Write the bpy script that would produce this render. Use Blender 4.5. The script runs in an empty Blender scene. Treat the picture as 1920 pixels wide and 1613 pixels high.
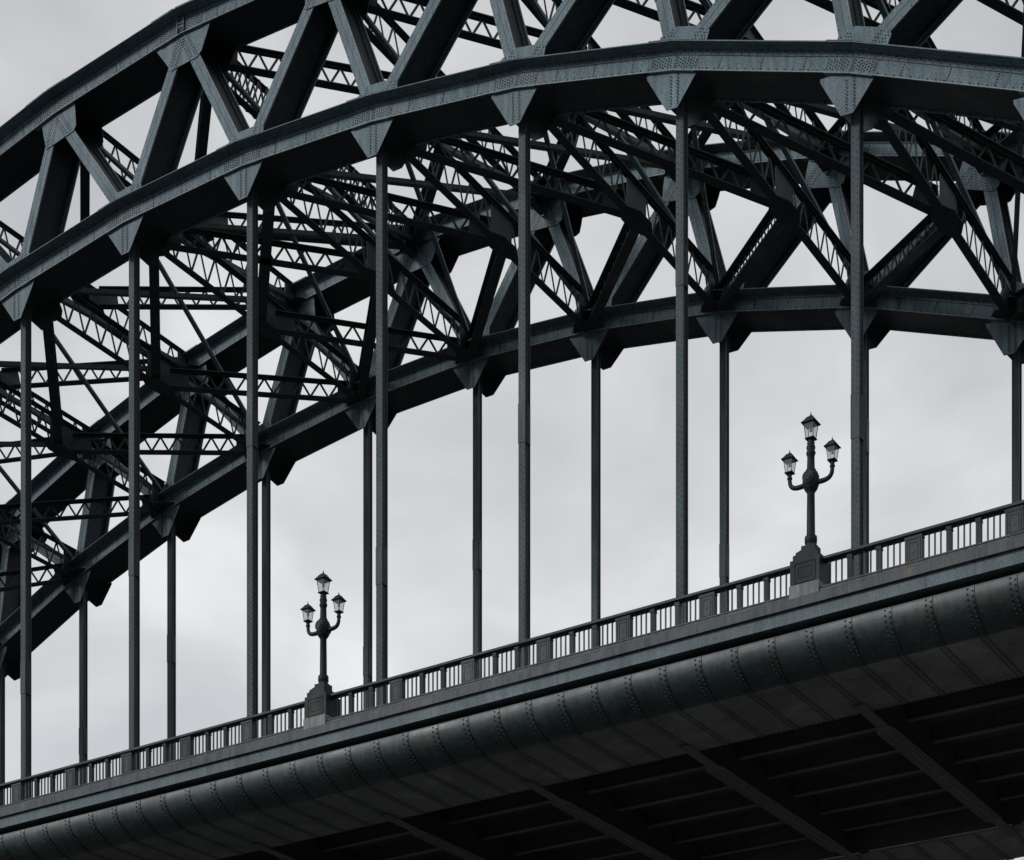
import bpy, math, random
from mathutils import Vector, Matrix
random.seed(7)
S = 6.0                      # one truss panel = 6 m ; all layout numbers below are in panels
sc = bpy.context.scene
COL = sc.collection

# ------------------------------------------------------------------ materials
def new_mat(name):
    m = bpy.data.materials.new(name); m.use_nodes = True
    nt = m.node_tree; b = nt.nodes['Principled BSDF']
    return m, nt, b
def N(nt, t, **kw):
    n = nt.nodes.new(t)
    for k, v in kw.items():
        if k.startswith('i_'): n.inputs[k[2:].replace('_', ' ')].default_value = v
        else: setattr(n, k, v)
    return n
def ramp(nt, pts, fac):
    r = nt.nodes.new('ShaderNodeValToRGB'); e = r.color_ramp.elements
    while len(e) < len(pts): e.new(0.5)
    for i, (p, c) in enumerate(pts):
        e[i].position = p; e[i].color = (*c, 1) if len(c) == 3 else c
    nt.links.new(fac, r.inputs['Fac']); return r.outputs['Color']
def mix(nt, fac, a, b, mode='MIX'):
    m = nt.nodes.new('ShaderNodeMix'); m.data_type = 'RGBA'; m.blend_type = mode
    for s, v in ((m.inputs[0], fac), (m.inputs[6], a), (m.inputs[7], b)):
        if hasattr(v, 'links'): nt.links.new(v, s)
        elif isinstance(v, (int, float)): s.default_value = v
        else: s.default_value = (*v, 1)
    return m.outputs[2]
def steel(name, base, dark, light, rust=0.0, rough=0.55, grain=0.5, spec=0.3, streak=0.5, bump=0.25, patch=0.0):
    m, nt, b = new_mat(name)
    geo = N(nt, 'ShaderNodeNewGeometry'); pos = geo.outputs['Position']
    big = N(nt, 'ShaderNodeTexNoise', i_Scale=0.55, i_Detail=6.0, i_Roughness=0.62)
    nt.links.new(pos, big.inputs['Vector'])
    c = ramp(nt, [(0.28, dark), (0.5, base), (0.74, light)], big.outputs['Fac'])
    # vertical rain streaks
    mp = N(nt, 'ShaderNodeMapping'); mp.inputs['Scale'].default_value = (5.5, 5.5, 0.35)
    nt.links.new(pos, mp.inputs['Vector'])
    st = N(nt, 'ShaderNodeTexNoise', i_Scale=1.0, i_Detail=5.0, i_Roughness=0.6)
    nt.links.new(mp.outputs['Vector'], st.inputs['Vector'])
    sf = ramp(nt, [(0.35, (1 - streak * .55,) * 3), (0.6, (1, 1, 1)), (0.78, (1 + streak * .3,) * 3)], st.outputs['Fac'])
    c = mix(nt, 1.0, c, sf, 'MULTIPLY')
    # fine mottling of old paint
    fine = N(nt, 'ShaderNodeTexNoise', i_Scale=26.0, i_Detail=3.0, i_Roughness=0.75)
    nt.links.new(pos, fine.inputs['Vector'])
    ff = ramp(nt, [(0.3, (1 - grain,) * 3), (0.5, (1, 1, 1)), (0.7, (1 + grain,) * 3)], fine.outputs['Fac'])
    c = mix(nt, 1.0, c, ff, 'MULTIPLY')
    if patch > 0:      # repainted and weathered patches with hard outlines
        pn = N(nt, 'ShaderNodeTexNoise', i_Scale=0.42, i_Detail=7.0, i_Roughness=0.55, i_Distortion=0.6)
        nt.links.new(pos, pn.inputs['Vector'])
        pf = ramp(nt, [(0.40, (1 - patch,) * 3), (0.42, (1,) * 3), (0.585, (1,) * 3), (0.60, (1 + patch * 1.2,) * 3)], pn.outputs['Fac'])
        c = mix(nt, 1.0, c, pf, 'MULTIPLY')
    if rust > 0:
        rn = N(nt, 'ShaderNodeTexNoise', i_Scale=0.9, i_Detail=8.0, i_Roughness=0.7)
        nt.links.new(mp.outputs['Vector'], rn.inputs['Vector'])
        rf = ramp(nt, [(0.62 - rust * .12, (0, 0, 0)), (0.72 - rust * .1, (1, 1, 1))], rn.outputs['Fac'])
        rg = N(nt, 'ShaderNodeTexNoise', i_Scale=0.35, i_Detail=3.0)
        nt.links.new(pos, rg.inputs['Vector'])
        rg2 = ramp(nt, [(0.5, (0, 0, 0)), (0.62, (.75, .75, .75))], rg.outputs['Fac'])
        rf = mix(nt, 1.0, rf, rg2, 'MULTIPLY')
        c = mix(nt, rf, c, (0.095, 0.064, 0.048))
    nt.links.new(c, b.inputs['Base Color'])
    rr = ramp(nt, [(0.3, (rough - .12,) * 3), (0.7, (rough + .15,) * 3)], big.outputs['Fac'])
    nt.links.new(rr, b.inputs['Roughness'])
    b.inputs['Specular IOR Level'].default_value = spec
    bp = N(nt, 'ShaderNodeBump', i_Strength=bump, i_Distance=0.02)
    nt.links.new(fine.outputs['Fac'], bp.inputs['Height']); nt.links.new(bp.outputs['Normal'], b.inputs['Normal'])
    return m
M = {}
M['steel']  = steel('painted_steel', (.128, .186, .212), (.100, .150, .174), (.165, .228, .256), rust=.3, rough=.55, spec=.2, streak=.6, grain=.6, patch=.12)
M['edge']   = steel('edge_highlight_paint', (.22, .28, .30), (.17, .22, .24), (.28, .34, .36), rust=.3, rough=.5, streak=.3)  # pale highlight painted along steel edges; also colours the loose cable
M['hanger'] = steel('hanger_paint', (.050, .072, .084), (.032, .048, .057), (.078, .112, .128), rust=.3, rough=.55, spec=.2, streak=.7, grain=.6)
M['dark']   = steel('painted_steel_shaded', (.030, .040, .045), (.020, .027, .031), (.042, .054, .060), rust=.5, rough=.6)  # darker steel copy for undersides, side plates and bracing; shade put into colour
M['rivet']  = steel('rivet_paint', (.014, .018, .02), (.010, .013, .014), (.02, .026, .028), grain=.2, rough=.45)
M['seam']   = steel('seam_grime', (.02, .025, .027), (.014, .017, .018), (.028, .033, .035), grain=.2)
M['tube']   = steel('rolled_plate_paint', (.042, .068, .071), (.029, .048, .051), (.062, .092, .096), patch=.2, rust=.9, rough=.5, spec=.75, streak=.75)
M['soffit'] = steel('soffit_paint', (.195, .196, .20), (.125, .126, .13), (.265, .265, .27), rough=.7, streak=.15, patch=.2)
M['beam'] = steel('floor_beam_paint', (.15, .151, .156), (.11, .111, .115), (.18, .181, .185), rough=.75, streak=.1)
M['unlit']  = steel('unlit_web', (.03, .031, .033), (.02, .021, .022), (.04, .041, .043), rough=.8, streak=.1)  # near-black so beam webs and edge gap look unlit; shade is in the colour
M['bay_dark']  = steel('bay_dark_paint', (.08, .081, .084), (.06, .061, .063), (.10, .101, .104), rough=.8, streak=.1)  # dark grey of the deck bays; shade put into the stringer webs
M['under']  = steel('underside_paint', (.08, .081, .084), (.055, .056, .058), (.10, .101, .105), rough=.75, streak=.15)
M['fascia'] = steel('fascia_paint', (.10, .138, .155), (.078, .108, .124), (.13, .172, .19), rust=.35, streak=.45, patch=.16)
M['plinth'] = steel('plinth_paint', (.066, .084, .092), (.045, .058, .064), (.10, .118, .124), patch=.18, rust=1.0, streak=.8)
M['rail']   = steel('cast_iron_rail_paint', (.036, .048, .053), (.025, .034, .038), (.052, .066, .072), rust=.2, streak=.5)
M['lamp']   = steel('lamp_paint', (.011, .019, .019), (.008, .014, .014), (.016, .026, .026), rough=.55, spec=.2, grain=.2, bump=.1)
M['bare']   = steel('weathered_stone_base', (.20, .215, .225), (.09, .10, .11), (.34, .35, .36), grain=.5, streak=.9)
M['shade']  = steel('lantern_reflector', (.16, .165, .17), (.1, .1, .105), (.2, .2, .2), grain=.1)
M['asph']   = steel('asphalt', (.05, .05, .05), (.04, .04, .04), (.06, .06, .06), rough=.9)
M['paving'] = steel('quay_paving', (.16, .155, .15), (.11, .11, .105), (.2, .195, .19), rough=.85)
m, nt, b = new_mat('lantern_glass'); M['glass'] = m
b.inputs['Base Color'].default_value = (.75, .78, .8, 1); b.inputs['Roughness'].default_value = .08
b.inputs['Transmission Weight'].default_value = 0.0
tr = N(nt, 'ShaderNodeBsdfTransparent'); tr.inputs['Color'].default_value = (.8, .82, .84, 1)
mx = N(nt, 'ShaderNodeMixShader'); mx.inputs[0].default_value = .16
nt.links.new(tr.outputs[0], mx.inputs[1]); nt.links.new(b.outputs[0], mx.inputs[2])
nt.links.new(mx.outputs[0], nt.nodes['Material Output'].inputs['Surface'])
m, nt, b = new_mat('river_water'); M['water'] = m
b.inputs['Base Color'].default_value = (.026, .029, .028, 1); b.inputs['Roughness'].default_value = .25; b.inputs['Specular IOR Level'].default_value = .2
wn = N(nt, 'ShaderNodeTexNoise', i_Scale=.9, i_Detail=5.0); geo = N(nt, 'ShaderNodeNewGeometry')
nt.links.new(geo.outputs['Position'], wn.inputs['Vector'])
bp = N(nt, 'ShaderNodeBump', i_Strength=.5, i_Distance=.2)
nt.links.new(wn.outputs['Fac'], bp.inputs['Height']); nt.links.new(bp.outputs['Normal'], b.inputs['Normal'])

# ------------------------------------------------------------------ mesh builder
class MB:
    def __init__(s): s.v = []; s.f = []; s.m = []; s.sm = []
    def add(s, vs, fs, mi=0, smooth=False):
        o = len(s.v); s.v += [tuple(v) for v in vs]
        for f in fs: s.f.append(tuple(o + i for i in f)); s.m.append(mi); s.sm.append(smooth)
    def prism(s, A, B, mi=0, caps=True, smooth=False, closed=True):
        n = len(A); fs = [(i, (i + 1) % n, n + (i + 1) % n, n + i) for i in range(n if closed else n - 1)]
        s.add(list(A) + list(B), fs, mi, smooth)
        if caps: s.add(list(A), [tuple(range(n))[::-1]], mi); s.add(list(B), [tuple(range(n))], mi)
    def box(s, x0, x1, y0, y1, z0, z1, mi=0):
        s.prism([(x0, y0, z0), (x1, y0, z0), (x1, y1, z0), (x0, y1, z0)],
                [(x0, y0, z1), (x1, y0, z1), (x1, y1, z1), (x0, y1, z1)], mi)
    def xz(s, poly, y0, y1, mi=0):            # polygon in XZ pushed along Y
        s.prism([(x, y0, z) for x, z in poly], [(x, y1, z) for x, z in poly], mi)
    def bar(s, p0, p1, w, h, up=(0, 0, 1), mi=0):   # w across, h along up
        p0 = Vector(p0); p1 = Vector(p1); d = (p1 - p0).normalized(); u = Vector(up)
        a = d.cross(u).normalized(); u = a.cross(d).normalized()
        q = [a * (-w / 2) + u * (-h / 2), a * (w / 2) + u * (-h / 2), a * (w / 2) + u * (h / 2), a * (-w / 2) + u * (h / 2)]
        s.prism([p0 + k for k in q], [p1 + k for k in q], mi)
    def rivet(s, p, n, r=.0042, mi=1):
        p = Vector(p); n = Vector(n).normalized(); r = r * 1.28 if r < .01 else r
        a = n.orthogonal().normalized(); b2 = n.cross(a)
        R = [p + a * (r * math.cos(t)) + b2 * (r * math.sin(t)) for t in (0, 1.047, 2.094, 3.142, 4.189, 5.236)]
        T = [p + n * (r * .75) + (k - p) * .55 for k in R]
        s.add(R + T, [(i, (i + 1) % 6, 6 + (i + 1) % 6, 6 + i) for i in range(6)] + [(6, 7, 8, 9, 10, 11)], mi)
    def lathe(s, prof, c=(0, 0), n=24, mi=0, smooth=True, sc_=(1, 1)):   # prof [(r,z)]
        vs = []; fs = []
        for r, z in prof:
            for k in range(n):
                t = 2 * math.pi * k / n; vs.append((c[0] + r * math.cos(t) * sc_[0], c[1] + r * math.sin(t) * sc_[1], z))
        for j in range(len(prof) - 1):
            for k in range(n): fs.append((j * n + k, j * n + (k + 1) % n, (j + 1) * n + (k + 1) % n, (j + 1) * n + k))
        s.add(vs, fs, mi, smooth)
        s.add(vs[:n], [tuple(range(n))[::-1]], mi); s.add(vs[-n:], [tuple(range(n))], mi)
    def tube(s, pts, radii, n=12, mi=0):
        vs = []; fs = []; prev = None
        for i, p in enumerate(pts):
            p = Vector(p); d = (Vector(pts[min(i + 1, len(pts) - 1)]) - Vector(pts[max(i - 1, 0)])).normalized()
            a = d.cross(Vector((0, 1, 0))).normalized(); b2 = d.cross(a)
            r = radii[i] if hasattr(radii, '__len__') else radii
            for k in range(n):
                t = 2 * math.pi * k / n; vs.append(p + a * (r * math.cos(t)) + b2 * (r * math.sin(t)))
        for j in range(len(pts) - 1):
            for k in range(n): fs.append((j * n + k, j * n + (k + 1) % n, (j + 1) * n + (k + 1) % n, (j + 1) * n + k))
        s.add(vs, fs, mi, True); s.add(vs[:n], [tuple(range(n))], mi); s.add(vs[-n:], [tuple(range(n))], mi)
    def build(s, name, mats, parent=None, loc=None, scale=S, bevel=0):
        me = bpy.data.meshes.new(name)
        off = Vector((0, 0, 0))
        q = parent
        while q is not None: off += q.location; q = q.parent
        if loc is not None: off = off + Vector(loc)
        me.from_pydata([tuple(Vector(v) * scale - off) for v in s.v] if scale == S else [tuple(v) for v in s.v], [], s.f)
        for mm in (mats if isinstance(mats, (list, tuple)) else [mats]): me.materials.append(M[mm])
        nm = len(me.materials)
        for p, mi, sm in zip(me.polygons, s.m, s.sm): p.material_index = min(mi, nm - 1); p.use_smooth = sm
        me.update()
        o = bpy.data.objects.new(name, me); COL.objects.link(o)
        if loc is not None: o.location = loc
        if parent is not None: o.parent = parent
        return o
def empty(name, loc, label=None, cat=None, group=None):
    o = bpy.data.objects.new(name, None); o.empty_display_size = 1; COL.objects.link(o); o.location = loc
    return tag(o, label, cat, group)
def tag(o, label=None, cat=None, group=None, kind=None):
    for k, v in (('label', label), ('category', cat), ('group', group), ('kind', kind)):
        if v: o[k] = v
    return o

# ------------------------------------------------------------------ bridge geometry (panels)
W = 2.4907                    # far truss is the near one moved by W
YO, YI = -.067, .205          # outer and inner web of a chord box
CT = 1.525
_lz = {1: 7.932, 2: 7.932}
for k, z in zip((0, -1, -2, -3, -4, -5, -6), (7.827, 7.638, 7.345, 6.938, 6.447, 5.87, 5.21)):
    _lz[k] = z; _lz[3 - k] = z
LN = {i: (i + .025, z) for i, z in _lz.items()}          # lower chord nodes -6..9
LN[-7] = (-6.975, 4.46); LN[10] = (10.025, 4.46)
UD = [0, 1.125, 2.225, 3.285, 4.32, 5.34, 6.35, 7.35]
UZ = [8.947, 8.869, 8.682, 8.388, 8.005, 7.52, 6.93, 6.24]
UN = {}                                                   # upper node k sits between lower k and k+1
for j, (d, z) in enumerate(zip(UD, UZ)): UN[1 + j] = (CT + d, z); UN[1 - j] = (CT - d, z)
HC = .102                                                 # chord depth
LK = sorted(LN); UK = sorted(UN)

bridge = empty('arch_bridge', (CT * S, W / 2 * S, 4.0 * S),
    'dark green riveted steel through arch bridge with trussed twin arches and hangers holding a deck', 'bridge')

def lower_by(nodes, d): return {k: (x, z - d) for k, (x, z) in nodes.items()}
LN = lower_by(LN, .006); UN = lower_by(UN, .003)
LF = lower_by(LN, .012); UF = lower_by(UN, .012)
def chord(nodes, y0, rivets=True, name='upper_chord', detail=1.0):
    mb = MB(); ks = sorted(nodes)
    def off(i, h):                                       # point h above the bottom line, mitred
        x, z = nodes[ks[i]]
        a = nodes[ks[max(i - 1, 0)]]; b = nodes[ks[min(i + 1, len(ks) - 1)]]
        t = Vector((b[0] - a[0], b[1] - a[1])).normalized(); n = Vector((-t.y, t.x))
        return (x + n.x * h, z + n.y * h)
    for i in range(len(ks) - 1):
        def q(h0, h1): return [off(i, h0), off(i + 1, h0), off(i + 1, h1), off(i, h1)]
        mb.xz(q(0, HC), y0 + YO, y0 + YO + .006)                    # outer web
        mb.xz(q(0, HC), y0 + YI - .006, y0 + YI)                    # inner web
        mb.xz(q(.003, .009), y0 + YO + .006, y0 + YI - .006, 2)     # bottom plate
        mb.xz(q(HC, HC + .004), y0 + YO - .075, y0 + YI + .03)      # top cover plate
        mb.xz(q(HC + .004, HC + .0075), y0 + YO - .071, y0 + YI + .025)
        mb.xz(q(HC - .0281, HC), y0 + YO - .004, y0 + YO)            # top angle leg
        mb.xz(q(HC - .005, HC), y0 + YO - .03, y0 + YO - .004)
        mb.xz(q(HC - .0305, HC - .0281), y0 + YO - .0012, y0 + YO, 3) # grimy joint line below the leg
        mb.xz(q(-.002, .0025), y0 + YO - .006, y0 + YO, 4)           # painted highlight along the toe of the bottom angle
        mb.xz(q(-.002, .004), y0 + YI, y0 + YI + .007)
        # cover straps at node i : proud splice plates
        a0 = Vector(off(i, 0)); a1 = Vector(off(i + 1, 0)); t = (a1 - a0).normalized(); n = Vector((-t.y, t.x)); L = (a1 - a0).length
        def pt(s_, h): p = a0 + t * s_ + n * h; return (p.x, p.y)
        sp = .17 * (1 if name == 'upper_chord' else .8)
        for s0, s1 in ((0.002, sp), (L - sp * 1.1, L - .002)):
            mb.xz([pt(s0, .006), pt(s1, .006), pt(s1, HC - .0315), pt(s0, HC - .0315)], y0 + YO - .0022, y0 + YO)
            mb.xz([pt(s0, HC + .0075), pt(s1, HC + .0075), pt(s1, HC + .011), pt(s0, HC + .011)], y0 + YO - .073, y0 + YI + .028)
            mb.xz([pt(s0, -.006), pt(s1, -.006), pt(s1, -.002), pt(s0, -.002)], y0 + YO - .008, y0 + YO + .03)
        mb.xz([pt(.001, .006), pt(.004, .006), pt(.004, HC - .0315), pt(.001, HC - .0315)], y0 + YO - .003, y0 + YO - .0022, 3)
        if not rivets: continue
        yf = y0 + YO
        k = 0; s_ = .015
        while s_ < L:
            h = HC - .010 if k % 2 else HC - .020
            mb.rivet((pt(s_, h)[0], yf - .004, pt(s_, h)[1]), (0, -1, 0), .0032)
            if k % 2 == 0: mb.rivet((pt(s_, .011)[0], yf - .0005, pt(s_, .011)[1]), (0, -1, 0), .0034)
            if k % 3 == 0:      # stray bolt ends below the inner edge
                mb.rivet((pt(s_, -.002)[0], y0 + YI - .01, pt(s_, -.002)[1]), (0, 0, -1), .0045)
            s_ += .024; k += 1
        for fr in (.26, .5, .74):                                   # stiffener rivet lines
            for h in range(5): mb.rivet((pt(L * fr, .014 + h * .0125)[0], yf, pt(L * fr, .014 + h * .0125)[1]), (0, -1, 0), .0036)
            if fr == .5 and detail > .9: mb.xz([pt(L * fr - .001, .012), pt(L * fr + .001, .012), pt(L * fr + .001, HC - .0315), pt(L * fr - .001, HC - .0315)], yf - .0006, yf, 3)
        for s0, s1 in ((.012, sp - .008), (L - sp * 1.1 + .008, L - .012)):
            m_ = int((s1 - s0) / .0165)
            for a_ in range(m_ + 1):
                for h in range(5):
                    hh = .016 + h * .0145 + (.006 if a_ % 2 else 0)
                    if hh > HC - .037: continue
                    mb.rivet((pt(s0 + a_ * .0165, hh)[0], yf - .0022, pt(s0 + a_ * .0165, hh)[1]), (0, -1, 0), .0038)
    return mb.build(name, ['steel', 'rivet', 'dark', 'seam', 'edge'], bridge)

def slope(nodes, k):
    ks = sorted(nodes); i = ks.index(k); a = nodes[ks[max(i - 1, 0)]]; b = nodes[ks[min(i + 1, len(ks) - 1)]]
    return math.atan2(b[1] - a[1], b[0] - a[0])
def rot(p, a, c): return (c[0] + p[0] * math.cos(a) - p[1] * math.sin(a), c[1] + p[0] * math.sin(a) + p[1] * math.cos(a))

def in_poly(p, poly):
    x, y = p; r = False; j = len(poly) - 1
    for i in range(len(poly)):
        xi, yi = poly[i]; xj, yj = poly[j]
        if (yi > y) != (yj > y) and x < (xj - xi) * (y - yi) / (yj - yi) + xi: r = not r
        j = i
    return r

def gusset(poly, y0, parent, lines, rivets=True, both=True):
    mb = MB()
    mb.xz(poly, y0 + YO + .0105, y0 + YO + .0145)
    if rivets:
        cx = sum(p[0] for p in poly) / len(poly); cz = sum(p[1] for p in poly) / len(poly)
        inner = [(cx + (p[0] - cx) * .93, cz + (p[1] - cz) * .93) for p in poly]
        for (o, a, offs, s0, s1, st) in lines:   # rivet rows along direction a, at side offsets
            dx, dz = math.cos(a), math.sin(a)
            for j, of in enumerate(offs):
                s_ = s0 + (st / 2 if j % 2 else 0)
                while s_ < s1:
                    p = (o[0] + dx * s_ - dz * of, o[1] + dz * s_ + dx * of)
                    if in_poly(p, inner): mb.rivet((p[0], y0 + YO + .0105, p[1]), (0, -1, 0), .0036)
                    s_ += st
    o = mb.build('gusset_plate', ['steel', 'rivet', 'seam'], parent)
    if both:
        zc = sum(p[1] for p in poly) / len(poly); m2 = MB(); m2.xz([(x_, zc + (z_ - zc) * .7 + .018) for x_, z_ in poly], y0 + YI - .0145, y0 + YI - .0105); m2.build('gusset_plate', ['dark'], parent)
    return o

def post(A, B, y0):
    """H-section web member from lower node A to upper node B in the truss plane"""
    a = Vector(A); b = Vector(B); d = (b - a).normalized(); n = Vector((-d.y, d.x)); w = .0375
    a = a + d * .10; b = b - d * .02
    mb = MB()
    def q(o0, o1): return [tuple(a + n * o0), tuple(a + n * o1), tuple(b + n * o1), tuple(b + n * o0)]
    y1, y2 = y0 + YO + .016, y0 + .188
    mb.xz(q(-w, w), y1, y1 + .008); mb.xz(q(-w, w), y2 - .008, y2)
    mb.xz(q(-.0014, .0014), y1 - .0006, y1, 3)
    mb.xz(q(-w - .0008, -w + .0022), y1 - .0008, y1 + .0086, 4); mb.xz(q(-w - .0006, -w + .0016), y2 - .0086, y2 + .0008, 4)  # pale strips imitate light caught along the flange edges
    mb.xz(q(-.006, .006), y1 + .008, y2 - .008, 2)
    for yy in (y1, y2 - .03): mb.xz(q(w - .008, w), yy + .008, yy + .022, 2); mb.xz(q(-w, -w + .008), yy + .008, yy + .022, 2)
    L = (b - a).length; k = 0
    while .02 + k * .03 < L:
        s_ = .02 + k * .03
        p = a + d * s_ + n * (.03 if k % 2 else -.03)
        mb.rivet((p.x, y1, p.y), (0, -1, 0), .0026); k += 1
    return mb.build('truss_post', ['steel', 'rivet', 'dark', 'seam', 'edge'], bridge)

for y0, near in ((0, True), (W, False)):
    LT, UT = (LN, UN) if near else (LF, UF)
    lc = chord(LT, y0, True, 'lower_chord'); uc = chord(UT, y0, True, 'upper_chord')
    who = 'near' if near else 'far'
    lc['label'] = 'lower chord of the %s arch carrying the hangers' % who; uc['label'] = 'upper chord of the %s arch' % who
    for k in LK:
        if k < -6 or k > 9: continue
        c = LT[k]; a = slope(LT, k); ar = a
        # hanging gusset
        sh = a * .25
        low = [rot(p, sh, c) for p in ((-.165, .0), (-.033, -.195), (.033, -.195), (.165, .0), (.17, .02), (-.17, .02))]
        gusset(low, y0, lc, [((c[0], c[1]), -math.pi / 2, (-.024, -.017, .017, .024), .02, .2, .0175)], True)
        # gusset above the chord
        up = [rot(p, ar, (c[0] + .0, c[1])) for p in ((-.15, HC * .8), (-.15, .17), (-.075, .222), (.125, .222), (.15, .195), (.15, HC * .8))]
        rl = []
        for kk in (k - 1, k):
            if kk in UT:
                t = math.atan2(UT[kk][1] - c[1], UT[kk][0] - c[0])
                rl.append(((c[0], c[1]), t, (-.032, -.019, -.006, .019, .032), .11, .3, .0185))
        gusset(up, y0, lc, rl)
    for k in UK:
        c = UT[k]; a = slope(UT, k)
        shp = ((-.25, .01), (-.19, -.07), (-.10, -.193), (.118, -.19), (.155, -.165), (.2, -.074), (.24, .01)) if k == 1 else \
              ((-.135, .01), (-.13, -.08), (-.115, -.188), (.135, -.188), (.165, -.165), (.17, -.08), (.17, .01))
        pl = [rot(p, a, c) for p in shp]
        rl = []
        for kk in (k, k + 1):
            if kk in LT:
                t = math.atan2(LT[kk][1] - c[1], LT[kk][0] - c[0])
                rl.append(((c[0], c[1]), t, (-.032, -.019, -.006, .019, .032), .02, .3, .0185))
        gusset(pl, y0, uc, rl)
        for kk in (k, k + 1):
            if kk in LT: post((LT[kk][0], LT[kk][1] + .05), (c[0], c[1] + .0), y0)
    # crown joint box on the near chord
    if near:
        mb = MB(); x, z = UN[1]
        mb.xz([(x - .022, z + .008), (x + .022, z + .008), (x + .022, z + HC - .004), (x - .022, z + HC - .004)], YO - .0055, YO - .0045, 3)
        for dx in (-.026, .026): mb.xz([(x + dx - .003, z + .002), (x + dx + .003, z + .002), (x + dx + .003, z + HC), (x + dx - .003, z + HC)], YO - .016, YO - .0045)
        for zz in (.03, .055, .08): mb.box(x - .02, x + .02, YO - .010, YO - .0055, z + zz, z + zz + .012)
        for dz in (.02, .045, .07, .095):
            for dx in (-.012, .012): mb.rivet((x + dx, YO - .010, z + dz), (0, -1, 0), .004)
        mb.build('crown_joint', ['steel', 'rivet', 'dark', 'seam'], uc)

mb = MB(); mb.tube([(1.10, -.068, 8.25), (1.125, -.072, 8.241), (1.165, -.02, 8.205), (1.15, .06, 8.215), (1.16, .12, 8.222), (1.20, .19, 8.225)], .0022, 6)
mb.build('loose_cable', ['edge'], bridge)
def dz(x): return .0007 * (x - 1.5) ** 2
# hangers: box of two channels between arch and deck
for y0 in (0, W):
    for k in range(-5, 9):
        x, z = (LF if y0 else LN)[k]; x0, x1 = x - .0225, x + .0225; zb = 3.79 + dz(x); zt = z - .05
        mb = MB(); y1 = y0 + .001; y2 = y0 + .056
        mb.box(x0, x1, y1, y1 + .006, zb, zt); mb.box(x0, x1, y2 - .006, y2, zb, zt)
        mb.box(x1 - .012, x1 - .006, y1 + .006, y2 - .006, zb, zt, 2); mb.box(x0 + .006, x0 + .012, y1 + .006, y2 - .006, zb, zt, 2)  # side plates take the darker copy, shade put into their colour
        q = zb + .2; j = 0
        while q < zt:
            for dx in (-.0125, .0125): mb.rivet((x + dx, y1, q + (.016 if dx > 0 else 0)), (0, -1, 0), .003)
            if j % 2: mb.rivet((x1 - .006, y1 + .014, q), (1, 0, 0), .003); mb.rivet((x1 - .006, y2 - .014, q), (1, 0, 0), .003)
            q += .034; j += 1
        zs = 5.35 + (k % 3) * .55 + (.2 if y0 else 0)
        if zs < zt - .2:
            mb.box(x0 - .0015, x1 + .0015, y1 - .0025, y1, zs - .22, zs, 0); mb.box(x0 - .0015, x1 + .0015, y1 - .003, y1 - .001, zs, zs + .003, 3)
            mb.box(x1, x1 + .003, y1 + .004, y2 - .004, zs - .22, zs, 2)
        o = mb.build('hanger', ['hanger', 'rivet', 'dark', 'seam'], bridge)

def laced(p0, p1, z0, z1, w, name, plate=.14, pitch=.065, lw=.015, double=False, mid=None):
    """girder of two flat flanges joined by zig-zag lacing; p0,p1 = (x,y,zbase)"""
    p0 = Vector(p0); p1 = Vector(p1); d = (p1 - p0); L = d.length; d.normalize()
    a = d.cross(Vector((0, 0, 1))).normalized(); U = Vector((0, 0, 1))
    mb = MB()
    for zz, sgn in ((z0, 1), (z1, -1)):
        mb.bar(p0 + U * (zz + sgn * .003), p1 + U * (zz + sgn * .003), w, .006)
        for e in (-1, 1):       # angle legs
            mb.bar(p0 + U * (zz + sgn * .0105) + a * (e * .008), p1 + U * (zz + sgn * .0105) + a * (e * .008), .004, .015)
    ends = [(0, plate), (L - plate, L)] + ([(mid[0], mid[1])] if mid else [])
    for s0, s1 in ends:
        mb.bar(p0 + d * s0 + U * ((z0 + z1) / 2), p0 + d * s1 + U * ((z0 + z1) / 2), .005, z1 - z0 - .012)
    s_ = .01; k = 0
    while s_ < L:
        mb.rivet(p0 + d * s_ + U * z0 + a * (w * .3 * (1 if k % 2 else -1)), (0, 0, -1), .003); s_ += .045; k += 1
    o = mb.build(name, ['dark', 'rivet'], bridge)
    gaps = []; cur = plate
    for m_ in ([mid] if mid else []): gaps.append((cur, m_[0])); cur = m_[1]
    gaps.append((cur, L - plate))
    for g0, g1 in gaps:
        lb = MB()
        n = max(1, round((g1 - g0) / pitch)); st = (g1 - g0) / n
        for i in range(n):
            A, B = (z0 + .012, z1 - .012) if i % 2 else (z1 - .012, z0 + .012)
            o1 = p0 + d * (g0 + i * st) + U * A; o2 = p0 + d * (g0 + (i + 1) * st) + U * B
            for e in ((-.5, .5) if double else (0,)):
                lb.bar(o1 + a * (w * e * .9), o2 + a * (w * e * .9), .004, lw)
                if double: lb.bar(Vector((o1.x, o1.y, o2.z)) + a * (w * e * .9 + .004), Vector((o2.x, o2.y, o1.z)) + a * (w * e * .9 + .004), .003, lw * .8)
            if double:
                for zz in (z0 - .002, z1 + .002):
                    q1 = p0 + d * (g0 + i * st); q2 = p0 + d * (g0 + (i + 1) * st)
                    lb.bar(q1 + U * zz + a * (w * .45), q2 + U * zz - a * (w * .45), lw, .003); lb.bar(q1 + U * (zz - .004) - a * (w * .45), q2 + U * (zz - .004) + a * (w * .45), lw, .003)
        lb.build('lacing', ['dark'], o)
    return o

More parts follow.
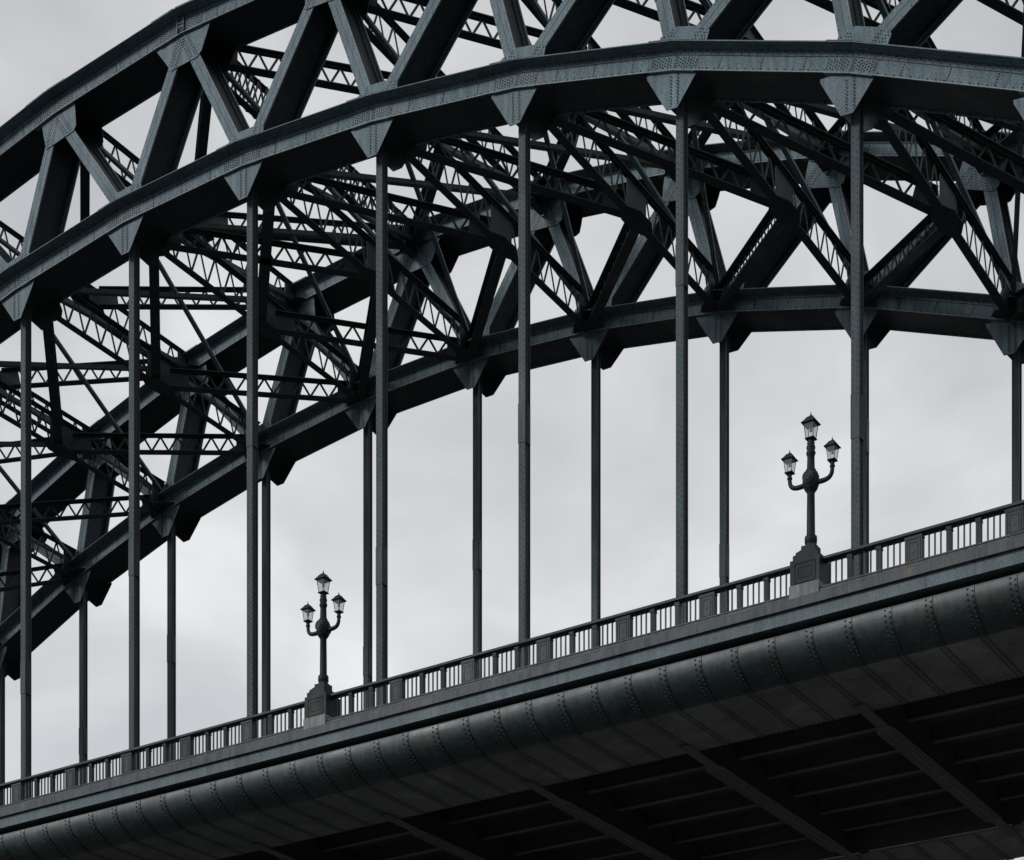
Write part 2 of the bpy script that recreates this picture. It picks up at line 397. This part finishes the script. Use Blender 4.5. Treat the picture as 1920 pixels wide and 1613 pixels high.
YC = W / 2 + .07
def system(nodes, ks, zs, zk, crown_lo, crown_hi):
    for k in ks:
        x, z = nodes[k]
        dbl = (nodes is UN and k == 1)
        laced((x, YI, z), (x, W + YO, z - .012), zs[0], zs[1], .052, 'transverse_strut', plate=.13, pitch=.075,
              mid=((W + YO - YI) / 2 - .12, (W + YO - YI) / 2 + .12), double=dbl)
        # hub plates at mid-width
        hb = MB(); 
        hp = [(-.03, -.15), (.03, -.15), (.07, -.07), (.07, .07), (.03, .15), (-.03, .15), (-.07, .07), (-.07, -.07)]
        zz = zk[0] - .004
        hb.prism([(x + a, YC + b, z + zz) for a, b in hp], [(x + a, YC + b, z + zz + .003) for a, b in hp])
        hb.build('hub_plate', ['dark'], bridge)
        dirs = []
        if k <= crown_lo: dirs.append(1)
        if k >= crown_hi: dirs.append(-1)
        for s_ in dirs:
            if k + s_ not in nodes: continue
            x2, z2 = nodes[k + s_]
            for ye in (YI, W + YO):
                A = Vector((x, YC + (.03 if ye > YC else -.03), z)); B = Vector((x2, ye, z2 - (.012 if ye > YC else 0))); dd = (B - A).normalized()
                laced(A + dd * .06, B - dd * .03, zk[0], zk[1], .066, 'lateral_brace', plate=.14, pitch=.067)
        # gusset plates in the lateral plane at the chords
        for ye, sg in ((YI, 1), (W + YO, -1)):
            gb = MB(); sx = slope(nodes, k); 
            def P(dx, dy, h): return (x + dx, ye + sg * dy, z + dx * math.tan(sx) + h)
            for h in (zk[0] - .003, ):
                gb.prism([P(-.13, 0, h), P(.13, 0, h), P(.08, .08, h), P(.03, .12, h), P(-.03, .12, h), P(-.08, .08, h)],
                         [P(-.13, 0, h + .003), P(.13, 0, h + .003), P(.08, .08, h + .003), P(.03, .12, h + .003), P(-.03, .12, h + .003), P(-.08, .08, h + .003)])
            gb.build('lateral_gusset', ['dark'], bridge)
system(LN, range(-5, 9), (0.0, .235), (0.0, .135), 1, 2)
system(UN, range(-4, 7), (-.10, .125), (-.03, .11), 0, 2)

# sway bracing in the planes of the posts
def angle(p0, p1, w, t=.006, name='sway_brace', mat='dark'):
    mb = MB(); p0 = Vector(p0); p1 = Vector(p1); d = (p1 - p0).normalized()
    a = d.cross(Vector((0, 0, 1))).normalized(); u = a.cross(d).normalized()
    mb.bar(p0, p1, w, t); mb.bar(p0 + a * (w / 2 - t / 2) + u * (w * .35), p1 + a * (w / 2 - t / 2) + u * (w * .35), t, w * .7 - t)
    return mb.build(name, [mat], bridge)
for k in range(-4, 8):
    for uk in (k - 1, k):
        if uk not in UN or uk < -4 or uk > 6: continue
        xl, zl = LN[k]; xu, zu = UN[uk]
        a = angle((xu, YI - .02, zu + .01), (xl, W + YO + .02, zl + .11), .03, .005, 'sway_brace', 'steel')
        b_ = angle((xl, YI - .02, zl + .12), (xu, W + YO + .02, zu + .0), .042, .006)

# ------------------------------------------------------------------ deck
YM = 2.51                      # mirror sum for the far edge
XS = [round(-7 + .1 * i, 3) for i in range(171)]   # -7 .. 10
def fy(y): return YM - y * (1.14 if y < 0 else 1.0)
def strip(mb, prof, x0, x1, mi=0, mirror=False, closed=True, smooth=False, step=.2):
    n = max(1, int(round((x1 - x0) / step))); P = []
    for i in range(n + 1):
        x = x0 + (x1 - x0) * i / n
        P.append([(x, fy(y) if mirror else y, z + dz(x)) for y, z in prof])
    for i in range(n): mb.prism(P[i], P[i + 1], mi, caps=False, smooth=smooth, closed=closed)
    if closed: mb.add(P[0], [tuple(range(len(prof)))], mi); mb.add(P[-1], [tuple(range(len(prof)))], mi)
def smoothp(pts, n=4):
    out = []
    for i in range(len(pts) - 1):
        p0 = pts[max(i - 1, 0)]; p1 = pts[i]; p2 = pts[i + 1]; p3 = pts[min(i + 2, len(pts) - 1)]
        for k in range(n):
            t = k / n
            out.append(tuple(.5 * (2 * p1[j] + (p2[j] - p0[j]) * t + (2 * p0[j] - 5 * p1[j] + 4 * p2[j] - p3[j]) * t * t + (3 * p1[j] - p0[j] - 3 * p2[j] + p3[j]) * t ** 3) for j in (0, 1)))
    out.append(pts[-1]); return out
TB = [(-.5555, 3.953), (-.5568, 3.947), (-.5575, 3.935), (-.555, 3.912), (-.546, 3.887), (-.526, 3.860), (-.488, 3.831), (-.440, 3.806), (-.405, 3.795), (-.375, 3.790)]
TBs = smoothp(TB, 4)
SOF = [(-.375, 3.790), (.18, 3.790)]
X0, X1 = -7.0, 10.0
for mir in (False, True):
    who = 'far' if mir else 'near'
    mb = MB(); strip(mb, [(-.585, 3.985), (-.585, 4.0505), (-.40, 4.0505), (-.40, 3.985)], X0, X1, 0, mir)
    strip(mb, [(-.5875, 3.985), (-.5875, 3.99), (-.585, 3.99), (-.585, 3.985)], X0, X1, 0, mir)
    for i in range(-6, 10):
        x = i + .62; y = (YM + .585) if mir else -.5855
        mb.box(x, x + .0015, min(y, y + .0005), max(y, y + .0005), 3.99 + dz(x), 4.05 + dz(x), 1)
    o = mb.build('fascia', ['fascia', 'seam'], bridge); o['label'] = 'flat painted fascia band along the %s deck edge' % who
    # rolled (curved) plate with riveted straps
    mb = MB()
    inner = [(y + .006, z + .006) for y, z in TBs[::-1]]
    strip(mb, TBs, X0, X1, 0, mir, closed=False, smooth=True)
    strip(mb, inner, X0, X1, 0, mir, closed=False, smooth=True)
    so = MB(); strip(so, SOF, X0, X1, 0, mir, closed=False); strip(so, [(.18, 3.790), (.18, 3.795), (-.375, 3.797)], X0, X1, 0, mir, closed=False)
    def nrm(P, j):
        a = Vector(P[max(j - 1, 0)]); b = Vector(P[min(j + 1, len(P) - 1)]); t = (b - a).normalized()
        n = Vector((-t.y, t.x)); n = -n if n.y > 0 and abs(n.x) < .3 else n
        c = Vector((-.40, 3.90)); q = Vector(P[j])
        return n if (q - c).dot(n) > 0 else -n
    k = -34
    while .0229 + .2 * k < X1:
        x = .0229 + .2 * k; k += 1
        if x < X0 + .05: continue
        ps = [(P[0] + nrm(TBs, j).x * .0022, P[1] + nrm(TBs, j).y * .0022) for j, P in enumerate(TBs)]
        strip(mb, ps, x - .019, x + .019, 0, mir, closed=False, smooth=True, step=1)
        strip(mb, [(p[0] + nrm(TBs, j).x * .0006, p[1] + nrm(TBs, j).y * .0006) for j, p in enumerate(ps)], x + .019, x + .0215, 2, mir, closed=False, step=1)
        if mir and (x < 3 or x > 8): pass
        # rivets evenly along the curve, two rows
        cum = [0]
        for j in range(1, len(ps)): cum.append(cum[-1] + (Vector(ps[j]) - Vector(ps[j - 1])).length)
        for dx, o_ in ((-.012, .012), (.012, .024)):
            d_ = o_
            while d_ < cum[-1]:
                j = max(q for q in range(len(cum)) if cum[q] <= d_); j2 = min(j + 1, len(cum) - 1)
                f_ = (d_ - cum[j]) / max(cum[j2] - cum[j], 1e-6)
                Q = Vector(ps[j]).lerp(Vector(ps[j2]), f_); n3 = nrm(TBs, j)
                y = fy(Q[0]) if mir else Q[0]; ny = -n3.x if mir else n3.x
                mb.rivet((x + dx, y, Q[1] + dz(x)), (0, ny, n3.y), .0044); d_ += .024
        # soffit strap + rivets
        strip(so, [(-.375, 3.788), (.178, 3.788)], x - .017, x + .017, 0, mir, closed=False, step=1)
        strip(so, [(-.375, 3.7872), (.178, 3.7872)], x - .0008, x + .0008, 2, mir, closed=False, step=1)
        yy = -.36; e = 0
        while yy < .17:
            y = fy(yy) if mir else yy
            for dx in (-.0125, .0125): so.rivet((x + dx, y, 3.788 + dz(x)), (0, 0, -1), .0042)
            yy += .021
        # studs at the soffit edge
        for q in range(7):
            xx = x + .1 + (q - 3) * .027
            so.rivet((xx, (YM - .172) if mir else .172, 3.789 + dz(xx)), (0, 0, -1), .0036)
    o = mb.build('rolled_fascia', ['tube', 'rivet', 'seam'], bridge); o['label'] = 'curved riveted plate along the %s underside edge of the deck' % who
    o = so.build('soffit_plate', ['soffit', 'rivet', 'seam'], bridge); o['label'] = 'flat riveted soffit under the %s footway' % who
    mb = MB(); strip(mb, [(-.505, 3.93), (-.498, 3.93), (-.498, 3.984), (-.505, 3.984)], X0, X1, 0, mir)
    mb.build('recess_light_block', ['unlit'], bridge)  # added dark back plate, stops light leaking into the gap
    mb = MB(); strip(mb, [(.186, 3.80), (.196, 3.80), (.196, 3.995), (.186, 3.995)], X0, X1, 0, mir)
    mb.build('edge_girder', ['bay_dark'], bridge)
mb = MB(); strip(mb, [(-.40, 3.996), (-.40, 4.05), (YM + .40, 4.05), (YM + .40, 3.996)], X0, X1)
mb.build('deck_slab', ['bay_dark'], bridge)
mb = MB(); strip(mb, [(.3, 4.0535), (.3, 4.054), (YM - .3, 4.054), (YM - .3, 4.0535)], X0, X1); mb.build('carriageway', ['asph'], bridge)
# floor beams and stringers
for k in range(-6, 10):
    x = k + .0229; z = dz(x); mb = MB()
    ya, yb = .197, YM - .197
    def fl(xw, y0, y1, z0, z1): 
        mb.prism([(x - xw, y0, z0 + z), (x + xw, y0, z0 + z), (x + xw, y0, z0 + .006 + z), (x - xw, y0, z0 + .006 + z)],
                 [(x - xw, y1, z1 + z), (x + xw, y1, z1 + z), (x + xw, y1, z1 + .006 + z), (x - xw, y1, z1 + .006 + z)])
    fl(.03, .05, .36, 3.778, 3.774); fl(.03, YM - .36, YM - .05, 3.774, 3.778)
    mb.prism([(x - .03, .36, 3.770 + z), (x + .03, .36, 3.770 + z), (x + .052, .42, 3.764 + z), (x + .052, YM - .42, 3.764 + z), (x + .03, YM - .36, 3.770 + z), (x - .03, YM - .36, 3.770 + z), (x - .052, YM - .42, 3.764 + z), (x - .052, .42, 3.764 + z)],
             [(x - .03, .36, 3.776 + z), (x + .03, .36, 3.776 + z), (x + .052, .42, 3.770 + z), (x + .052, YM - .42, 3.770 + z), (x + .03, YM - .36, 3.776 + z), (x - .03, YM - .36, 3.776 + z), (x - .052, YM - .42, 3.770 + z), (x - .052, .42, 3.770 + z)])
    y = .44
    while y < YM - .44:
        for dx in (-.04, -.018, .018, .04): mb.rivet((x + dx, y + (.01 if abs(dx) < .03 else 0), 3.764 + z), (0, 0, -1), .0036)
        y += .03
    wb = MB(); wb.box(x - .006, x + .006, ya, yb, 3.777 + z, 3.995 + z); fb = mb.build('floor_beam', ['beam', 'rivet'], bridge); wb.build('web', ['unlit'], fb)
for j, ys in enumerate((.33, .70, 1.07, 1.44, 1.81, 2.18)):
    for k in range(-6, 9):
        x0, x1 = k + .0229 + .008, k + 1.0229 - .008; z = dz(k + .5)
        mb = MB(); mb.box(x0, x1, ys - .019, ys + .019, 3.903 + z, 3.909 + z); mb.box(x0, x1, ys - .003, ys + .003, 3.909 + z, 3.995 + z, 1)
        if k < -1: continue
        mb.build('stringer', ['beam', 'bay_dark'], bridge)

# ------------------------------------------------------------------ balustrade
def bal_build(loc_x, posts_x, x_start, x_end, label, plinth_gap):
    root = empty('balustrade', (loc_x * S, -.53 * S, 4.07 * S), label, 'balustrade', 'cast iron balustrade runs along the deck edge')
    mb = MB()
    def st(m_, prof, mi=0, a=x_start, b=x_end, sm=False, step=.12): strip(m_, prof, a, b, mi, False, True, sm, step)
    # plinth: two courses with ledge
    mb = MB(); st(mb, [(-.603, 4.0505), (-.603, 4.092), (-.597, 4.098), (-.44, 4.098), (-.44, 4.0505)])
    st(mb, [(-.582, 4.098), (-.582, 4.119), (-.572, 4.124), (-.576, 4.126), (-.576, 4.132), (-.45, 4.132), (-.45, 4.098)])
    x = math.ceil(x_start / .16) * .16
    while x < x_end:      # block joints
        mb.box(x, x + .0012, -.6036, -.603, 4.053 + dz(x), 4.092 + dz(x), 1)
        if int(round(x / .16)) % 2: mb.box(x + .05, x + .0512, -.5806, -.580, 4.100 + dz(x), 4.119 + dz(x), 1)
        x += .16
    mb.build('plinth', ['plinth', 'seam'], root)
    # handrail
    mb = MB()
    rp = []
    for t in range(0, 181, 20): rp.append((-.515 + .027 * math.cos(math.radians(180 - t)), 4.2835 + .0130 * math.sin(math.radians(180 - t))))
    rp = [(-.533, 4.272), (-.542, 4.277)] + rp + [(-.488, 4.277), (-.497, 4.272)]
    st(mb, rp, sm=False)
    st(mb, [(-.524, 4.2685), (-.524, 4.272), (-.506, 4.272), (-.506, 4.2685)])
    mb.build('handrail', ['rail'], root)
    def bar_mesh():
        m_ = MB(); 
        m_.box(-.0033, .0033, -.0035, .0035, .0, .141); m_.box(-.0045, .0045, -.006, .006, 0, .01); m_.box(-.0045, .0045, -.006, .006, .132, .140)
        return m_
    pan = None; pil = None; ba = None; kn = None
    def inst(proto, name, x, zc):
        o = proto.copy(); COL.objects.link(o); o.parent = root
        o.location = Vector((x * S, -.515 * S, (zc + dz(x)) * S)) - root.location; return o
    def proto(m_, name, mats, x, zc):
        o = m_.build(name, mats, None, None, scale=None)
        o.data.transform(Matrix.Scale(S, 4)); o.parent = root
        o.location = Vector((x * S, -.515 * S, (zc + dz(x)) * S)) - root.location; return o
    for i in range(len(posts_x) - 1):
        xa, xb = posts_x[i], posts_x[i + 1]; ha = .042
        if i > 0 or True:
            pass
        # post panel at xa (skipped where a lamp pedestal stands)
        clear0 = xa + (ha if xa not in plinth_gap else .085); clear1 = xb - (ha if xb not in plinth_gap else .085)
        if xa not in plinth_gap:
            if pan is None:
                m_ = MB(); m_.box(-.042, .042, -.017, .017, .0, .139)
                for (a, b, c, d) in ((-.034, .034, .010, .0135), (-.034, .034, .122, .1255), (-.034, -.031, .0135, .122), (.031, .034, .0135, .122)): m_.box(a, b, -.0195, -.017, c, d)
                for (a, b, c, d) in ((-.022, .022, .026, .0285), (-.022, .022, .1075, .11), (-.022, -.0195, .0285, .1075), (.0195, .022, .0285, .1075)): m_.box(a, b, -.019, -.017, c, d)
                m_.add([(0, -.0195, .055), (.01, -.0172, .068), (0, -.0172, .081), (-.01, -.0172, .068)], [(0, 1, 2, 3)])
                m_.box(-.044, .044, -.0185, .0185, .128, .136)
                pan = proto(m_, 'panel_post', ['rail'], xa, 4.132)
            else: inst(pan, 'panel_post', xa, 4.132)
        cl = clear1 - clear0; pw = .026; g = (cl - 2 * pw) / 3
        for j in range(3):
            s0 = clear0 + j * (g + pw)
            nb = 3
            for q in range(1, nb + 1):
                xx = s0 + g * q / (nb + 1)
                if ba is None: ba = proto(bar_mesh(), 'baluster', ['rail'], xx, 4.132)
                else: inst(ba, 'baluster', xx, 4.132)
            if j < 2:
                xx = s0 + g + pw / 2
                if pil is None:
                    m_ = MB(); m_.box(-.012, .012, -.012, .012, 0, .141)
                    for a in (-.008, -.0012, .0056): m_.box(a, a + .0026, -.0142, -.012, .01, .122)
                    m_.box(-.0145, .0145, -.016, .016, .122, .127); m_.box(-.0135, .0135, -.0145, .0145, .131, .1405); m_.box(-.0145, .0145, -.016, .016, 0, .009)
                    pil = proto(m_, 'pilaster', ['rail'], xx, 4.132)
                else: inst(pil, 'pilaster', xx, 4.132)
    # little knobs between the balusters on the plinth, one strip
    kb = MB()
    for i in range(len(posts_x) - 1):
        xa, xb = posts_x[i], posts_x[i + 1]
        clear0 = xa + (.042 if xa not in plinth_gap else .085); clear1 = xb - (.042 if xb not in plinth_gap else .085)
        cl = clear1 - clear0; g = (cl - .052) / 3
        for j in range(3):
            s0 = clear0 + j * (g + .026)
            for q in range(4):
                xx = s0 + g * (q + .5) / 4
                zz = 4.132 + dz(xx)
                kb.box(xx - .0022, xx + .0022, -.525, -.515, zz, zz + .008); kb.box(xx - .004, xx + .004, -.527, -.513, zz + .007, zz + .013)
    kb.build('base_studs', ['rail'], root)
    return root
pl = [3 - .54 - .48 * k for k in range(9)][::-1] + [3.0]
pm = [3.0] + [3 + .54 + .48 * k for k in range(5)] + [6.0]
pr = [6.0] + [6 + .54 + .48 * k for k in range(5)]
bal_build(1.0, pl, pl[0], 2.9995, 'cast iron balustrade left of the left lamp standard', (3.0,))
bal_build(4.5, pm, 3.0005, 5.9995, 'cast iron balustrade between the two lamp standards', (3.0, 6.0))
bal_build(7.5, pr, 6.0005, pr[-1], 'cast iron balustrade right of the right lamp standard', (6.0,))

# ------------------------------------------------------------------ lamp standards (metres, local)
def lantern(root, x, z0, sc_, label=None):
    b = MB(); h = sc_
    def ring(w, z): return [(x - w, -w, z), (x + w, -w, z), (x + w, w, z), (x - w, w, z)]
    def fr(w0, z0_, w1, z1_, mi=0): b.prism(ring(w0 * h, z0 + z0_ * h), ring(w1 * h, z0 + z1_ * h), mi)
    fr(.05, 0, .10, .05); fr(.135, .05, .14, .075)                         # base tray
    zb, zt, wb, wt = .075, .50, .108, .158
    for sx in (-1, 1):
        for sy in (-1, 1):
            b.bar((x + sx * wb * h, sy * wb * h, z0 + zb * h), (x + sx * wt * h, sy * wt * h, z0 + zt * h), .016 * h, .016 * h, up=(0, 1, 0))
    fr(.168, .495, .172, .515)
    fr(.222, .50, .222, .515); fr(.222, .515, .15, .60)
    b.prism(ring(.15 * h, z0 + .60 * h), ring(.095 * h, z0 + .685 * h), 0); fr(.095, .685, .03, .735)
    b.lathe([(.03 * h, z0 + .73 * h), (.036 * h, z0 + .745 * h), (.02 * h, z0 + .76 * h), (.024 * h, z0 + .78 * h), (.012 * h, z0 + .80 * h), (.004 * h, z0 + .86 * h)], (x, 0), 10)
    o = b.build('lantern', ['lamp'], root, scale=None)
    g = MB(); e = .004
    for sx, sy in ((1, 0), (-1, 0), (0, 1), (0, -1)):
        def P(w, t, z): 
            return (x + (sx * w if sx else t), (sy * w if sy else t), z0 + z * h)
        q = [P(wb * h, -wb * h * .94, zb), P(wb * h, wb * h * .94, zb), P(wt * h, wt * h * .96, zt), P(wt * h, -wt * h * .96, zt)]
        g.add(q, [(0, 1, 2, 3)])
    g.build('glass_panes', ['glass'], o, scale=None)
    r = MB(); r.prism(ring(.15 * h, z0 + .49 * h), ring(.06 * h, z0 + .41 * h)[:], 0); r.lathe([(.04 * h, z0 + .40 * h), (.045 * h, z0 + .30 * h), (.03 * h, z0 + .27 * h)], (x, 0), 12)
    r.build('reflector', ['shade'], o, scale=None)
    return o
def lamp_standard(X, label):
    zb = (4.066 + dz(X)) * S
    root = empty('street_lamp', (X * S, -.505 * S, zb), label, 'street lamp', 'three-lantern lamp standards on the balustrade')
    # stone base block
    b = MB(); b.box(-.468, .468, -.50, .40, .16, .58); b.box(-.468, .468, -.515, -.50, .16, .20); b.build('base_block', ['bare'], root, scale=None)
    b = MB(); w = .46; f = -.44
    b.box(-w, w, f, .40, .58, 1.33)                                           # pedestal body
    # shoulders and shallow gable
    def gab(x, z0_, z1_, zc, y0, y1): b.prism([(-x, y0, z0_), (x, y0, z0_), (x, y0, z1_), (0, y0, zc), (-x, y0, z1_)], [(-x, y1, z0_), (x, y1, z0_), (x, y1, z1_), (0, y1, zc), (-x, y1, z1_)])
    gab(.38, 1.33, 1.47, 1.53, f + .02, .34)
    gab(.31, 1.47, 1.56, 1.66, f + .06, .30)
    b.box(-.21, .21, -.22, .22, 1.56, 1.80)
    for (a, c, d, e) in ((-.33, .33, .64, .665), (-.33, .33, 1.205, 1.23), (-.33, -.305, .665, 1.205), (.305, .33, .665, 1.205)): b.box(a, c, f - .018, f, d, e)
    for (a, c, d, e) in ((-.21, .21, .78, .795), (-.21, .21, 1.08, 1.095), (-.21, -.195, .795, 1.08), (.195, .21, .795, 1.08)): b.box(a, c, f - .012, f, d, e)
    for sx in (-.29, .29):
        for zz in (.705, 1.165): b.rivet((sx, f, zz), (0, -1, 0), .024, 0)
    b.build('pedestal', ['lamp'], root, scale=None)
    c = MB()
    c.lathe([(.19, 1.79), (.205, 1.82), (.16, 1.86), (.15, 1.89), (.178, 1.92), (.182, 2.05), (.168, 2.08), (.178, 2.10), (.13, 2.14), (.122, 2.2), (.118, 2.7), (.110, 3.36),
             (.135, 3.41), (.175, 3.46), (.205, 3.52), (.235, 3.61), (.245, 3.74), (.235, 3.86), (.195, 3.96), (.145, 4.0), (.15, 4.04), (.115, 4.08), (.105, 4.44), (.12, 4.47), (.14, 4.53), (.125, 4.58), (.10, 4.60), (.13, 4.67), (.125, 4.74), (.09, 4.77), (.115, 4.82), (.085, 4.90)], n=28)
    c.build('column', ['lamp'], root, scale=None)
    for sg in (-1, 1):       # round boss plates front and back
        d = MB()
        for r0, y0, y1 in ((.165, .19, .25), (.13, .25, .268), (.10, .268, .29)):
            n = 28; A = [(r0 * math.cos(2 * math.pi * t / n), sg * y0, 3.76 + r0 * 1.1 * math.sin(2 * math.pi * t / n)) for t in range(n)]
            B = [(x_, sg * y1, z_) for x_, _, z_ in A]; d.prism(A, B)
        d.build('boss', ['lamp'], root, scale=None)
    for sg in (-1, 1):
        e = MB(); pts = [(.12, 3.68), (.26, 3.645), (.40, 3.64), (.52, 3.66), (.60, 3.71), (.65, 3.79), (.665, 3.88), (.67, 3.97)]
        pts = smoothp(pts, 3); rad = [.075 - .02 * i / len(pts) for i in range(len(pts))]
        e.tube([(sg * x_, 0, z_) for x_, z_ in pts], rad, 14)
        e.lathe([(.055, 3.93), (.075, 3.95), (.078, 3.99), (.055, 4.015), (.065, 4.04), (.06, 4.07), (.075, 4.09)], (sg * .67, 0), 16)
        e.build('arm', ['lamp'], root, scale=None)
        lantern(root, sg * .67, 4.08, .87)
    lantern(root, 0, 4.88, 1.0)
    return root
LX = (3.01, 6.01)
lamp_standard(LX[0], 'left and lower of the two dark three-lantern lamp standards on the deck edge')
lamp_standard(LX[1], 'right and higher of the two dark three-lantern lamp standards, beside the thick overlapping hangers')

# ------------------------------------------------------------------ ground and water (below the frame)
mb = MB(); mb.add([(-3000, -3000, -5), (3000, -3000, -5), (3000, 3000, -5), (-3000, 3000, -5)], [(0, 1, 2, 3)])
tag(mb.build('river', ['water'], scale=None), kind='structure')
mb = MB(); mb.box(52, 160, -90, 60, -6.0, -1.7); mb.box(51.6, 52.1, -90, 60, -6.0, -1.55)
tag(mb.build('quayside', ['paving'], scale=None), kind='structure')

# ------------------------------------------------------------------ sky and light
SUN_EL, SUN_AZ = 27.0, 205.0     # azimuth measured like the Sky Texture rotation
dirv = Vector((-.50, -.78, .0)).normalized() * math.cos(math.radians(SUN_EL)); dirv.z = math.sin(math.radians(SUN_EL))
sun = bpy.data.lights.new('sun', 'SUN'); sun.energy = 1.5; sun.angle = math.radians(13); sun.color = (1.0, .995, .985)
so_ = bpy.data.objects.new('sun', sun); COL.objects.link(so_); so_.rotation_euler = (-dirv).to_track_quat('-Z', 'Y').to_euler(); so_.location = (0, -50, 120)
w = bpy.data.worlds.new('World'); sc.world = w; w.use_nodes = True; nt = w.node_tree
for n in list(nt.nodes): nt.nodes.remove(n)
out = N(nt, 'ShaderNodeOutputWorld')
sky = N(nt, 'ShaderNodeTexSky', sky_type='NISHITA', sun_disc=False); sky.sun_elevation = math.radians(SUN_EL)
sky.sun_rotation = math.atan2(dirv.x, dirv.y)
b1 = N(nt, 'ShaderNodeBackground'); b1.inputs['Strength'].default_value = .05; nt.links.new(sky.outputs[0], b1.inputs['Color'])
tc = N(nt, 'ShaderNodeTexCoord'); mp = N(nt, 'ShaderNodeMapping'); mp.inputs['Scale'].default_value = (2.4, 2.4, 4.2); mp.inputs['Rotation'].default_value = (.1, .25, .4)
nt.links.new(tc.outputs['Generated'], mp.inputs['Vector'])
n1 = N(nt, 'ShaderNodeTexNoise', i_Scale=2.3, i_Detail=5.0, i_Roughness=.50, i_Distortion=.3); nt.links.new(mp.outputs[0], n1.inputs['Vector'])
cl = ramp(nt, [(.34, (.515, .525, .552)), (.5, (.63, .636, .655)), (.64, (.77, .772, .785))], n1.outputs['Fac'])
n2 = N(nt, 'ShaderNodeTexNoise', i_Scale=900.0, i_Detail=1.0); nt.links.new(tc.outputs['Generated'], n2.inputs['Vector'])
b2 = N(nt, 'ShaderNodeBackground'); b2.inputs['Strength'].default_value = 1.0
sx = N(nt, 'ShaderNodeSeparateXYZ'); nt.links.new(tc.outputs['Generated'], sx.inputs[0])
gr = ramp(nt, [(0.0, (.06,) * 3), (.10, (.2,) * 3), (.24, (1.27,) * 3), (.36, (1.2,) * 3), (.5, (1.08,) * 3), (.62, (1.0,) * 3), (1.0, (1.2,) * 3)], sx.outputs['Z'])
cl = mix(nt, 1.0, cl, gr, 'MULTIPLY'); nt.links.new(cl, b2.inputs['Color'])
ms = N(nt, 'ShaderNodeMixShader'); ms.inputs[0].default_value = .93
nt.links.new(b1.outputs[0], ms.inputs[1]); nt.links.new(b2.outputs[0], ms.inputs[2]); nt.links.new(ms.outputs[0], out.inputs['Surface'])

# ------------------------------------------------------------------ camera
cam = bpy.data.cameras.new('camera'); co = bpy.data.objects.new('camera', cam); COL.objects.link(co); sc.camera = co
FPX, HOR, TH = 3603.51, 2726.27, .57572
cam.sensor_fit = 'HORIZONTAL'; cam.sensor_width = 36; cam.lens = FPX / 1920 * 36
cam.shift_x = 0; cam.shift_y = (HOR - 806.5) / 1920
co.location = (9.85496 * S, -9.08201 * S, 0); co.rotation_euler = (math.pi / 2, 0, TH)
cam.clip_start = .1; cam.clip_end = 8000
vs = sc.view_settings; vs.view_transform = 'Standard'; vs.look = 'None'; vs.exposure = 0; vs.gamma = 1; vs.use_curve_mapping = False
sc.render.resolution_x = 1024; sc.render.resolution_y = 860
sc.cycles.max_bounces = 6; sc.cycles.transparent_max_bounces = 8
